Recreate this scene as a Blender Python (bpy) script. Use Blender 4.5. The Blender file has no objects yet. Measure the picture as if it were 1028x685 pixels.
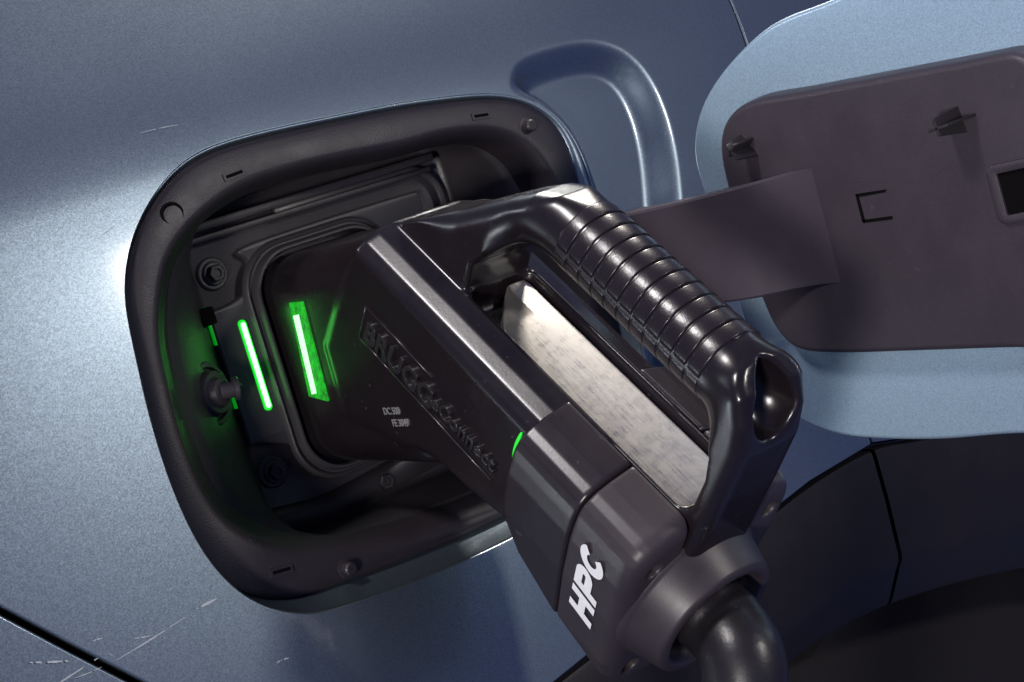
import bpy, bmesh, math, random
import numpy as np
from mathutils import Vector, Matrix
from mathutils.geometry import delaunay_2d_cdt, tessellate_polygon

random.seed(4)
rng = np.random.default_rng(4)
S = bpy.context.scene
COL = S.collection

# ------------------------------------------------------------------ camera, world, light, exposure
CR = Vector((0.76512, -0.58163, -0.27622)); CU = Vector((0.30690, -0.04770, 0.95054)); CB = Vector((-0.56604, -0.81206, 0.14201))
cam_d = bpy.data.cameras.new('camera'); cam = bpy.data.objects.new('camera', cam_d); COL.objects.link(cam)
cam.matrix_world = Matrix(((CR.x, CU.x, CB.x, -0.30529), (CR.y, CU.y, CB.y, -0.53908), (CR.z, CU.z, CB.z, 0.06642), (0, 0, 0, 1)))
cam_d.sensor_width = 36; cam_d.lens = 1600 / 1028 * 36
cam_d.clip_start = 0.01; cam_d.clip_end = 100
S.camera = cam

W = bpy.data.worlds.new('World'); S.world = W; W.use_nodes = True
bg = W.node_tree.nodes['Background']
bg.inputs['Color'].default_value = (0.27, 0.36, 0.95, 1); bg.inputs['Strength'].default_value = 0.21

S.view_settings.view_transform = 'Standard'; S.view_settings.look = 'None'
S.view_settings.exposure = 0; S.view_settings.gamma = 1

def area(name, direction, dist, size, power, color, target=(0, -0.08, 0), size_x=None):
    l = bpy.data.lights.new(name, 'AREA'); l.energy = power; l.color = color
    l.shape = 'RECTANGLE'; l.size = size_x or size; l.size_y = size
    o = bpy.data.objects.new(name, l); COL.objects.link(o)
    d = Vector(direction).normalized(); p = Vector(target) + d * dist
    ax = Vector((1, 0, 0)); ax = (ax - d * ax.dot(d)).normalized(); ay = d.cross(ax)
    o.matrix_world = Matrix(((ax.x, ay.x, d.x, p.x), (ax.y, ay.y, d.y, p.y), (ax.z, ay.z, d.z, p.z), (0, 0, 0, 1)))
    return o
# a lamp on the ceiling above the car, and the lamp beside the photographer
area('front_lamp', (0.385, -0.87, 0.30), 1.6, 0.13, 6.2, (1.0, 0.95, 0.90))
area('ceiling_lamp', (0.57, 0.13, 0.81), 1.6, 0.20, 19, (1.0, 0.93, 0.84))
area('second_ceiling_lamp', (-0.52, -0.12, 0.84), 1.6, 0.24, 15, (1.0, 0.95, 0.95))
area('side_lamp', (-0.80, -0.58, -0.01), 1.5, 0.17, 15, (1.0, 0.95, 0.92))

# ------------------------------------------------------------------ materials
def newmat(name):
    m = bpy.data.materials.new(name); m.use_nodes = True
    nt = m.node_tree; return m, nt, nt.nodes['Principled BSDF']
def N(nt, kind, **kw):
    n = nt.nodes.new(kind)
    for k, v in kw.items():
        if k in n.inputs: n.inputs[k].default_value = v
        else: setattr(n, k, v)
    return n
def paint(name, base, metal=0.75, rough=0.42):
    m, nt, p = newmat(name); L = nt.links
    tc = N(nt, 'ShaderNodeTexCoord')
    vo = N(nt, 'ShaderNodeTexVoronoi', Scale=3000.0); L.new(tc.outputs['Object'], vo.inputs['Vector'])
    nz = N(nt, 'ShaderNodeTexNoise', Scale=9.0, Detail=3.0); L.new(tc.outputs['Object'], nz.inputs['Vector'])
    sep = N(nt, 'ShaderNodeSeparateColor'); L.new(vo.outputs['Color'], sep.inputs['Color'])
    mr = N(nt, 'ShaderNodeMapRange'); L.new(sep.outputs['Red'], mr.inputs['Value'])
    mr.inputs['To Min'].default_value = 0.85; mr.inputs['To Max'].default_value = 1.18
    mul = N(nt, 'ShaderNodeVectorMath', operation='SCALE'); mul.inputs[0].default_value = base[:3]
    L.new(mr.outputs['Result'], mul.inputs['Scale'])
    L.new(mul.outputs['Vector'], p.inputs['Base Color'])
    # each flake leans its own way
    off = N(nt, 'ShaderNodeVectorMath', operation='SUBTRACT'); L.new(vo.outputs['Color'], off.inputs[0]); off.inputs[1].default_value = (0.5, 0.5, 0.5)
    sc = N(nt, 'ShaderNodeVectorMath', operation='SCALE'); L.new(off.outputs['Vector'], sc.inputs[0]); sc.inputs['Scale'].default_value = 0.035
    geo = N(nt, 'ShaderNodeNewGeometry')
    ad = N(nt, 'ShaderNodeVectorMath', operation='ADD'); L.new(geo.outputs['Normal'], ad.inputs[0]); L.new(sc.outputs['Vector'], ad.inputs[1])
    nm = N(nt, 'ShaderNodeVectorMath', operation='NORMALIZE'); L.new(ad.outputs['Vector'], nm.inputs[0])
    L.new(nm.outputs['Vector'], p.inputs['Normal'])
    p.inputs['Metallic'].default_value = metal
    mr2 = N(nt, 'ShaderNodeMapRange'); L.new(nz.outputs['Fac'], mr2.inputs['Value'])
    mr2.inputs['To Min'].default_value = rough - 0.05; mr2.inputs['To Max'].default_value = rough + 0.05
    L.new(mr2.outputs['Result'], p.inputs['Roughness'])
    p.inputs['Coat Weight'].default_value = 1.0; p.inputs['Coat Roughness'].default_value = 0.08
    return m
def plastic(name, base, rough, bump=0.15, scale=1800.0, rvar=0.1, spec=0.5, wear=0.0):
    m, nt, p = newmat(name); L = nt.links
    tc = N(nt, 'ShaderNodeTexCoord')
    nz = N(nt, 'ShaderNodeTexNoise', Scale=scale, Detail=2.0); L.new(tc.outputs['Object'], nz.inputs['Vector'])
    n2 = N(nt, 'ShaderNodeTexNoise', Scale=45.0, Detail=6.0, Roughness=0.65); L.new(tc.outputs['Object'], n2.inputs['Vector'])
    mr = N(nt, 'ShaderNodeMapRange'); L.new(n2.outputs['Fac'], mr.inputs['Value'])
    mr.inputs['From Min'].default_value = 0.3; mr.inputs['From Max'].default_value = 0.7
    mr.inputs['To Min'].default_value = rough - rvar; mr.inputs['To Max'].default_value = rough + rvar
    L.new(mr.outputs['Result'], p.inputs['Roughness'])
    mix = N(nt, 'ShaderNodeMix', data_type='RGBA')
    mix.inputs[6].default_value = (*[c * 0.85 for c in base], 1); mix.inputs[7].default_value = (*[c * 1.2 for c in base], 1)
    L.new(n2.outputs['Fac'], mix.inputs[0])
    out = mix.outputs[2]
    if wear > 0:   # pale dust specks and rubs
        vo = N(nt, 'ShaderNodeTexNoise', Scale=260.0, Detail=4.0, Roughness=0.7); L.new(tc.outputs['Object'], vo.inputs['Vector'])
        r2 = N(nt, 'ShaderNodeMapRange'); L.new(vo.outputs['Fac'], r2.inputs['Value'])
        r2.inputs['From Min'].default_value = 0.67; r2.inputs['From Max'].default_value = 0.78
        r2.inputs['To Min'].default_value = 0.0; r2.inputs['To Max'].default_value = wear
        mx = N(nt, 'ShaderNodeMix', data_type='RGBA'); L.new(r2.outputs['Result'], mx.inputs[0]); L.new(out, mx.inputs[6])
        mx.inputs[7].default_value = (0.25, 0.24, 0.24, 1); out = mx.outputs[2]
    L.new(out, p.inputs['Base Color'])
    b = N(nt, 'ShaderNodeBump', Strength=bump, Distance=0.0004); L.new(nz.outputs['Fac'], b.inputs['Height'])
    L.new(b.outputs['Normal'], p.inputs['Normal'])
    p.inputs['Specular IOR Level'].default_value = spec
    return m
def glow(name, color, strength, grain=0.0):
    m, nt, p = newmat(name)
    p.inputs['Base Color'].default_value = (0.02, 0.05, 0.02, 1)
    p.inputs['Emission Color'].default_value = (*color, 1); p.inputs['Emission Strength'].default_value = strength
    if grain:   # uneven glow, for a grainy mirrored light
        tc = N(nt, 'ShaderNodeTexCoord'); nz = N(nt, 'ShaderNodeTexNoise', Scale=420.0, Detail=6.0, Roughness=0.7); nt.links.new(tc.outputs['Object'], nz.inputs['Vector'])
        mr = N(nt, 'ShaderNodeMapRange'); nt.links.new(nz.outputs['Fac'], mr.inputs['Value'])
        mr.inputs['From Min'].default_value = 0.35; mr.inputs['From Max'].default_value = 0.62
        mr.inputs['To Min'].default_value = strength * (1 - grain); mr.inputs['To Max'].default_value = strength * 1.25
        nt.links.new(mr.outputs['Result'], p.inputs['Emission Strength'])
    return m
def flat(name, base, rough=0.5, metal=0.0):
    m, nt, p = newmat(name); L = nt.links
    tc = N(nt, 'ShaderNodeTexCoord'); nz = N(nt, 'ShaderNodeTexNoise', Scale=300.0, Detail=4.0); L.new(tc.outputs['Object'], nz.inputs['Vector'])
    mix = N(nt, 'ShaderNodeMix', data_type='RGBA'); L.new(nz.outputs['Fac'], mix.inputs[0])
    mix.inputs[6].default_value = (*[c * 0.9 for c in base], 1); mix.inputs[7].default_value = (*[min(1, c * 1.1) for c in base], 1)
    L.new(mix.outputs[2], p.inputs['Base Color'])
    p.inputs['Roughness'].default_value = rough; p.inputs['Metallic'].default_value = metal
    return m
def brushed(name):
    m, nt, p = newmat(name); L = nt.links
    tc = N(nt, 'ShaderNodeTexCoord'); mp = N(nt, 'ShaderNodeMapping'); L.new(tc.outputs['UV'], mp.inputs['Vector'])
    mp.inputs['Scale'].default_value = (22, 260, 1)
    n1 = N(nt, 'ShaderNodeTexNoise', Scale=1.0, Detail=5.0, Roughness=0.7); L.new(mp.outputs['Vector'], n1.inputs['Vector'])
    n2 = N(nt, 'ShaderNodeTexNoise', Scale=210.0, Detail=8.0, Roughness=0.75); L.new(tc.outputs['Object'], n2.inputs['Vector'])
    ad = N(nt, 'ShaderNodeMath', operation='ADD'); L.new(n1.outputs['Fac'], ad.inputs[0]); L.new(n2.outputs['Fac'], ad.inputs[1])
    mr = N(nt, 'ShaderNodeMapRange'); L.new(ad.outputs[0], mr.inputs['Value'])
    mr.inputs['From Min'].default_value = 0.75; mr.inputs['From Max'].default_value = 1.25
    mr.inputs['To Min'].default_value = 0.24; mr.inputs['To Max'].default_value = 0.44
    L.new(mr.outputs['Result'], p.inputs['Roughness'])
    mix = N(nt, 'ShaderNodeMix', data_type='RGBA'); mc = N(nt, 'ShaderNodeMapRange'); L.new(ad.outputs[0], mc.inputs['Value']); mc.inputs['From Min'].default_value = 0.55; mc.inputs['From Max'].default_value = 1.5
    L.new(mc.outputs['Result'], mix.inputs[0])
    mix.inputs[6].default_value = (0.66, 0.63, 0.58, 1); mix.inputs[7].default_value = (0.30, 0.285, 0.27, 1)
    L.new(mix.outputs[2], p.inputs['Base Color'])
    b = N(nt, 'ShaderNodeBump', Strength=0.05, Distance=0.0002); L.new(n1.outputs['Fac'], b.inputs['Height'])
    L.new(b.outputs['Normal'], p.inputs['Normal'])
    p.inputs['Metallic'].default_value = 0.9
    return m
M = dict(
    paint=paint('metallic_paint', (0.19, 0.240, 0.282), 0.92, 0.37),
    flap=paint('flap_paint_lit', (0.38, 0.53, 0.66), 0.40, 0.42),  # the body paint, its base lightened for the light on the flap
    scratch=flat('scratch', (0.34, 0.37, 0.39), 0.5),
    rim=plastic('rim_plastic', (0.019, 0.015, 0.019), 0.45, 0.18, 1600, 0.08, wear=0.25),
    well=plastic('well_plastic', (0.026, 0.022, 0.026), 0.46, 0.25, 1600, 0.08),
    plate=plastic('plate_plastic', (0.036, 0.032, 0.036), 0.46, 0.2, 1700, 0.06),
    panel=plastic('inner_panel_plastic', (0.043, 0.034, 0.045), 0.48, 0.25, 1500, 0.08, wear=0.22),
    arm=plastic('arm_plastic', (0.058, 0.046, 0.060), 0.45, 0.2, 1700, 0.06),
    plug=plastic('plug_plastic', (0.011, 0.008, 0.010), 0.24, 0.025, 900, 0.05, wear=0.3),
    letter=plastic('letter_plastic', (0.020, 0.018, 0.020), 0.22, 0.03, 900, 0.04),
    print=flat('moulded_print', (0.16, 0.16, 0.16), 0.35),
    shell=plastic('shell_plastic', (0.019, 0.014, 0.017), 0.31, 0.035, 1300, 0.05, wear=0.6),
    cap=plastic('cap_plastic', (0.034, 0.026, 0.031), 0.42, 0.04, 1300, 0.05, wear=0.4),
    grip=plastic('grip_rubber', (0.013, 0.009, 0.0115), 0.27, 0.08, 1100, 0.06, wear=0.2),
    gland=plastic('gland_plastic', (0.034, 0.026, 0.031), 0.42, 0.04, 1200, 0.05),
    cable=plastic('cable_jacket', (0.012, 0.010, 0.012), 0.36, 0.12, 700, 0.06, wear=0.3),
    trim=plastic('arch_plastic', (0.012, 0.010, 0.012), 0.48, 0.15, 1500, 0.06, spec=0.3),
    tyre=plastic('tyre_rubber', (0.016, 0.014, 0.016), 0.85, 0.4, 500, 0.08, spec=0.2),
    dark=plastic('dark_gap', (0.004, 0.0035, 0.004), 0.85, 0.1, spec=0.05),
    steel=flat('screw_steel', (0.22, 0.21, 0.20), 0.35, 0.9),
    white=flat('white_print', (0.82, 0.82, 0.82), 0.45),
    brushed=brushed('brushed_metal'),
    core=glow('green_light_core', (0.10, 1.0, 0.12), 9.5),
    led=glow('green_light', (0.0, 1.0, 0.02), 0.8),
    mirrored=glow('mirrored_green', (0.0, 1.0, 0.02), 0.45, 0.8),
    pale=glow('mirrored_core', (0.45, 1.0, 0.48), 1.8),
    dim=glow('green_spill_glow', (0.0, 1.0, 0.03), 0.22),
)

# ------------------------------------------------------------------ object helpers
def obj(name, verts, faces, mat, parent=None, smooth=True, mats=None, idx=None, uv=None):
    me = bpy.data.meshes.new(name)
    me.from_pydata([tuple(v) for v in verts], [], [tuple(int(i) for i in f) for f in faces])
    for m in (mats or [mat]): me.materials.append(m)
    if idx is not None: me.polygons.foreach_set('material_index', list(idx))
    me.polygons.foreach_set('use_smooth', [smooth] * len(me.polygons))
    if uv is not None:
        ul = me.uv_layers.new(name='UVMap')
        for l in me.loops: ul.data[l.index].uv = uv[l.vertex_index]
    me.update()
    o = bpy.data.objects.new(name, me); COL.objects.link(o)
    if parent: setparent(o, parent)
    return o
def setparent(o, p):
    o.parent = p; o.matrix_parent_inverse = Matrix.Translation(-p.location)
def thing(name, label, cat, loc):
    o = bpy.data.objects.new(name, None); COL.objects.link(o); o.location = loc
    o.empty_display_size = 0.02; o['label'] = label; o['category'] = cat; return o
def recalc(o):
    bm = bmesh.new(); bm.from_mesh(o.data); bmesh.ops.recalc_face_normals(bm, faces=bm.faces); bm.to_mesh(o.data); bm.free(); return o
def sharp(o, deg):
    o.data.set_sharp_from_angle(angle=math.radians(deg)); return o
def bevel(o, w, seg=2, deg=35):
    bm = bmesh.new(); bm.from_mesh(o.data)
    es = [e for e in bm.edges if len(e.link_faces) == 2 and e.calc_face_angle(0) > math.radians(deg)]
    bmesh.ops.bevel(bm, geom=es, offset=w, segments=seg, profile=0.5, affect='EDGES', clamp_overlap=True)
    bm.to_mesh(o.data); bm.free()
    o.data.polygons.foreach_set('use_smooth', [True] * len(o.data.polygons)); sharp(o, 40); return o
def loft(rings, closed=True, cap0=False, cap1=False):
    n = len(rings[0]); V = [tuple(p) for r in rings for p in r]; F = []
    for k in range(len(rings) - 1):
        for i in range(n if closed else n - 1):
            j = (i + 1) % n
            F.append((k * n + i, k * n + j, (k + 1) * n + j, (k + 1) * n + i))
    if cap0: F.append(tuple(range(n))[::-1])
    if cap1: F.append(tuple((len(rings) - 1) * n + i for i in range(n)))
    return V, F
def prism(name, pts3a, pts3b, mat, parent, bev=0.0, seg=2):
    V, F = loft([pts3a, pts3b], True, True, True)
    o = recalc(obj(name, V, F, mat, parent, smooth=False))
    if bev: bevel(o, bev, seg)
    return o
def box(name, c, ax, half, mat, parent, bev=0.0):
    c = Vector(c); A, B, D = [Vector(a) * h for a, h in zip(ax, half)]
    r = [c - A - B, c + A - B, c + A + B, c - A + B]
    return prism(name, [p - D for p in r], [p + D for p in r], mat, parent, bev)
def lathe(name, origin, axis, side, prof, mat, parent, seg=48, deg=40):
    a = Vector(axis).normalized(); e1 = (Vector(side) - a * Vector(side).dot(a)).normalized(); e2 = a.cross(e1)
    rings = []
    for h, r in prof:
        rings.append([Vector(origin) + a * h + (e1 * math.cos(2 * math.pi * i / seg) + e2 * math.sin(2 * math.pi * i / seg)) * r for i in range(seg)])
    V, F = loft(rings, True, True, True)
    o = recalc(obj(name, V, F, mat, parent)); sharp(o, deg); return o
def catmull(P, per=8, closed=False):
    P = [Vector(p) for p in P]; n = len(P); out = []
    for i in range(n if closed else n - 1):
        g = (lambda k: P[k % n]) if closed else (lambda k: P[min(max(k, 0), n - 1)])
        a, b, c, d = g(i - 1), g(i), g(i + 1), g(i + 2)
        for k in range(per):
            t = k / per
            out.append(0.5 * ((2 * b) + (c - a) * t + (2 * a - 5 * b + 4 * c - d) * t * t + (3 * b - a - 3 * c + d) * t ** 3))
    if not closed: out.append(P[-1])
    return out
def tube(name, path, rad, mat, parent, seg=24):
    path = [Vector(p) for p in path]; rings = []; up = None
    for i, p in enumerate(path):
        t = (path[min(i + 1, len(path) - 1)] - path[max(i - 1, 0)]).normalized()
        if up is None: up = t.orthogonal().normalized()
        up = (up - t * up.dot(t)).normalized(); w = t.cross(up)
        r = rad(i / (len(path) - 1)) if callable(rad) else rad
        rings.append([p + (up * math.cos(2 * math.pi * k / seg) + w * math.sin(2 * math.pi * k / seg)) * r for k in range(seg)])
    V, F = loft(rings, True, True, True)
    return recalc(obj(name, V, F, mat, parent))
def resample(P, n, start=None):
    """closed 2-D outline -> n evenly spaced points, beginning at the angle of -x"""
    P = np.array(P, float); Q = np.vstack([P, P[:1]]); d = np.r_[0, np.cumsum(np.linalg.norm(np.diff(Q, axis=0), axis=1))]
    s = np.linspace(0, d[-1], n, endpoint=False)
    return np.c_[np.interp(s, d, Q[:, 0]), np.interp(s, d, Q[:, 1])]
def smooth_outline(pts, n, it=0):
    c = catmull([(x, z, 0) for x, z in pts], 12, True); P = resample([(v.x, v.y) for v in c], n)
    for _ in range(it): P = 0.5 * P + 0.25 * (np.roll(P, 1, 0) + np.roll(P, -1, 0))
    return P
def rrect(cx, cz, hx, hz, r, n=10):
    out = []
    for sx, sz, a0 in ((1, 1, 0), (-1, 1, 90), (-1, -1, 180), (1, -1, 270)):
        for k in range(n + 1):
            a = math.radians(a0 + 90 * k / n)
            out.append((cx + sx * (hx - r) + r * math.cos(a), cz + sz * (hz - r) + r * math.sin(a)))
    return out
def cap_fill(P):
    return tessellate_polygon([[Vector((p[0], p[1], 0)) for p in P]])
def offset(P, d):
    """move a closed outline outwards by d (inwards when negative)"""
    P = np.array(P); T = np.roll(P, -1, 0) - np.roll(P, 1, 0); T /= np.linalg.norm(T, axis=1)[:, None]
    area2 = np.sum(P[:, 0] * np.roll(P[:, 1], -1) - np.roll(P[:, 0], -1) * P[:, 1])
    Nn = np.c_[T[:, 1], -T[:, 0]] * (1 if area2 > 0 else -1)
    return P + Nn * d
def W3(P, n): return [(p[0], -n, p[1]) for p in P]
def W4(P, n): return [(p[0], -(n - 0.10 * p[1]), p[1]) for p in P]
def sd_poly(p, poly):
    poly = np.array(poly, float); d = np.full(len(p), 1e9); s = np.ones(len(p)); n = len(poly)
    for i in range(n):
        a, b = poly[i], poly[i - 1]; e = b - a; w = p - a
        t = np.clip((w @ e) / (e @ e + 1e-18), 0, 1); q = w - t[:, None] * e
        d = np.minimum(d, np.einsum('ij,ij->i', q, q))
        c1 = p[:, 1] >= a[1]; c2 = p[:, 1] < b[1]; c3 = e[0] * w[:, 1] > e[1] * w[:, 0]
        s = np.where((c1 & c2 & c3) | (~c1 & ~c2 & ~c3), -s, s)
    return s * np.sqrt(d)
def sstep(x, a, b): t = np.clip((x - a) / (b - a), 0, 1); return t * t * (3 - 2 * t)
def text_mesh(name, body, size, right, up, origin, depth, mat, parent, bold=0.0, shear=0.0, spacing=1.0, bev=0.0):
    cu = bpy.data.curves.new(name, 'FONT'); cu.body = body; cu.size = size; cu.extrude = depth; cu.offset = bold; cu.shear = shear
    cu.space_character = spacing; cu.bevel_depth = bev; cu.resolution_u = 4
    t = bpy.data.objects.new(name, cu); COL.objects.link(t)
    bpy.context.view_layer.update()
    me = bpy.data.meshes.new_from_object(t.evaluated_get(bpy.context.evaluated_depsgraph_get()))
    bpy.data.objects.remove(t); R, U = Vector(right), Vector(up); Nn = R.cross(U)
    me.transform(Matrix(((R.x, U.x, Nn.x, origin[0]), (R.y, U.y, Nn.y, origin[1]), (R.z, U.z, Nn.z, origin[2]), (0, 0, 0, 1))))
    me.name = name; me.materials.clear(); me.materials.append(mat)
    o = bpy.data.objects.new(name, me); COL.objects.link(o); setparent(o, parent); return o

# ------------------------------------------------------------------ signed distance surfaces
def sdf_mesh(f, lo, hi, h, B=8):
    lo = np.array(lo, float); n = (np.ceil((np.array(hi) - lo) / h / B).astype(int)) * B
    cn = n // B
    ci = np.stack(np.meshgrid(*[np.arange(k) for k in cn], indexing='ij'), -1).reshape(-1, 3)
    cf = f(lo + (ci * B + B / 2) * h)
    V = np.empty(tuple(n + 1)); Vb = np.repeat(np.repeat(np.repeat(cf.reshape(cn), B, 0), B, 1), B, 2)
    V[:-1, :-1, :-1] = Vb; V[-1] = V[-2]; V[:, -1] = V[:, -2]; V[:, :, -1] = V[:, :, -2]
    act = ci[np.abs(cf) < B * h * 1.25]
    loc = np.stack(np.meshgrid(*[np.arange(B + 1)] * 3, indexing='ij'), -1).reshape(-1, 3)
    for k in range(0, len(act), 200):
        I = (act[k:k + 200, None, :] * B + loc[None]).reshape(-1, 3)
        V[I[:, 0], I[:, 1], I[:, 2]] = f(lo + I * h)
    sg = V < 0
    c = [sg[a:a + n[0], b:b + n[1], d:d + n[2]] for a in (0, 1) for b in (0, 1) for d in (0, 1)]
    cnt = sum(x.astype(np.int8) for x in c); mask = (cnt > 0) & (cnt < 8)
    cell = np.argwhere(mask); idx = -np.ones(mask.shape, int); idx[mask] = np.arange(len(cell))
    acc = np.zeros((len(cell), 3)); num = np.zeros(len(cell))
    cor = [np.array(q) for q in ((0,0,0),(0,0,1),(0,1,0),(0,1,1),(1,0,0),(1,0,1),(1,1,0),(1,1,1))]
    for a in range(8):
        for b in range(a + 1, 8):
            if np.abs(cor[a] - cor[b]).sum() != 1: continue
            va = V[tuple((cell + cor[a]).T)]; vb = V[tuple((cell + cor[b]).T)]
            m = (va < 0) != (vb < 0); t = np.where(m, va / np.where(m, va - vb, 1), 0)
            acc += m[:, None] * (cor[a] + t[:, None] * (cor[b] - cor[a])); num += m
    P = lo + (cell + acc / num[:, None]) * h
    for _ in range(2):
        g = np.empty_like(P); e = h * 0.4
        for k in range(3):
            dv = np.zeros(3); dv[k] = e; g[:, k] = (f(P + dv) - f(P - dv)) / (2 * e)
        fv = f(P); gl = np.einsum('ij,ij->i', g, g) + 0.05
        P = P - np.clip(fv / gl, -0.4 * h, 0.4 * h)[:, None] * g
    F = []
    for ax in range(3):
        o1, o2 = [(1, 2), (2, 0), (0, 1)][ax]
        sl0 = [slice(1, -1)] * 3; sl0[ax] = slice(0, -1); sl1 = list(sl0); sl1[ax] = slice(1, None)
        A = sg[tuple(sl0)]; Bv = sg[tuple(sl1)]
        e = np.argwhere(A != Bv); pos = e.copy()
        for k in range(3):
            if k != ax: pos[:, k] += 1
        flip = A[tuple(e.T)]
        u1 = np.zeros(3, int); u1[o1] = 1; u2 = np.zeros(3, int); u2[o2] = 1
        q = np.stack([idx[tuple((pos - u1 - u2).T)], idx[tuple((pos - u2).T)], idx[tuple(pos.T)], idx[tuple((pos - u1).T)]], 1)
        q = np.where(flip[:, None], q, q[:, ::-1]); F.append(q)
    F = np.vstack(F); F = F[(F >= 0).all(1)]
    return P, F
def smin(a, b, k): h = np.clip(0.5 + 0.5 * (b - a) / k, 0, 1); return b + (a - b) * h - k * h * (1 - h)
def smax(a, b, k): return -smin(-a, -b, k)
def sbox(p, c, half, r):
    q = np.abs(p - np.array(c)) - (np.array(half) - r)
    return np.linalg.norm(np.maximum(q, 0), axis=1) + np.minimum(q.max(1), 0) - r
def inset(poly, r):
    P = np.array(poly, float); n = len(P); out = []
    a2 = np.sum(P[:, 0] * np.roll(P[:, 1], -1) - np.roll(P[:, 0], -1) * P[:, 1])
    if a2 < 0: P = P[::-1]
    for i in range(n):
        a, b, c = P[i - 1], P[i], P[(i + 1) % n]
        e1 = (b - a) / np.linalg.norm(b - a); e2 = (c - b) / np.linalg.norm(c - b)
        n1 = np.array([-e1[1], e1[0]]); n2 = np.array([-e2[1], e2[0]])
        m = (n1 + n2); m = m / (m @ n1); out.append(b + m * r)
    return np.array(out)
def mirror(half): return half + [(-x, t) for x, t in half[::-1] if abs(x) > 1e-9]

# ================================================================== THE CAR
car = thing('car', 'blue-grey metallic car side with its charging port flap open and the port lit green', 'car', (0, -0.05, -0.30))

TILT = 0.10   # the side leans in a little towards the top
def drop(x, z):
    d = 0.16 * z + 0.02 * 0.02 * np.logaddexp(0, (z - 0.045) / 0.02) + 0.055 * 0.0012 * np.logaddexp(0, (z - 0.0765) / 0.0012) + 0.26 * 0.010 * np.logaddexp(0, (z - 0.091) / 0.010)
    d = d + 0.11 * (x + 0.12) ** 2 - 0.0022
    return d
HOLE = smooth_outline([(-0.1046,0.0410),(-0.0976,0.0544),(-0.0892,0.0641),(-0.0799,0.0714),(-0.0685,0.0780),(-0.0568,0.0811),(-0.0406,0.0818),(-0.0182,0.0811),(0.0027,0.0799),(0.0246,0.0786),(0.0469,0.0761),(0.0652,0.0735),(0.0784,0.0696),(0.0885,0.0640),(0.0972,0.0548),(0.1007,0.0405),(0.0993,0.0216),(0.0980,-0.0058),(0.0946,-0.0362),(0.0889,-0.0548),(0.0695,-0.0744),(0.0390,-0.0832),(-0.0031,-0.0850),(-0.0382,-0.0835),(-0.0636,-0.0812),(-0.0827,-0.0784),(-0.0878,-0.0756),(-0.0966,-0.0707),(-0.1034,-0.0636),(-0.1086,-0.0539),(-0.1121,-0.0404),(-0.1131,-0.0212),(-0.1114,0.0021),(-0.1071,0.0280)], 240, 12)
POCKET = smooth_outline([(0.0761,0.0634),(0.0824,0.0784),(0.0960,0.0829),(0.1278,0.0821),(0.1458,0.0730),(0.1533,0.0560),(0.1515,0.0323),(0.1410,0.0043),(0.1243,-0.0298),(0.1124,-0.0568),(0.1042,-0.0626),(0.0919,-0.0625),(0.0756,-0.0643),(0.0532,-0.0563),(0.0519,-0.0074),(0.0638,0.0378)], 160, 10)
def surf(x, z):
    x = np.asarray(x, float); z = np.asarray(z, float)
    n = 0.0502 - drop(x, z)
    p = np.c_[x, z]
    dp = -sd_poly(p, POCKET); dh = sd_poly(p, HOLE)
    return n - 0.0085 * sstep(dp, -0.0015, 0.0140) * sstep(dh, 0.001, 0.0065)
def poly_contains(P, poly): return sd_poly(P, poly) < 0
def resline(P, step):
    out = []
    P = [np.array(p, float) for p in P]
    for a, b in zip(P, P[1:] + P[:1]):
        k = max(1, int(np.linalg.norm(b - a) / step))
        out += [tuple(a + (b - a) * i / k) for i in range(k)]
    return out
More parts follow.
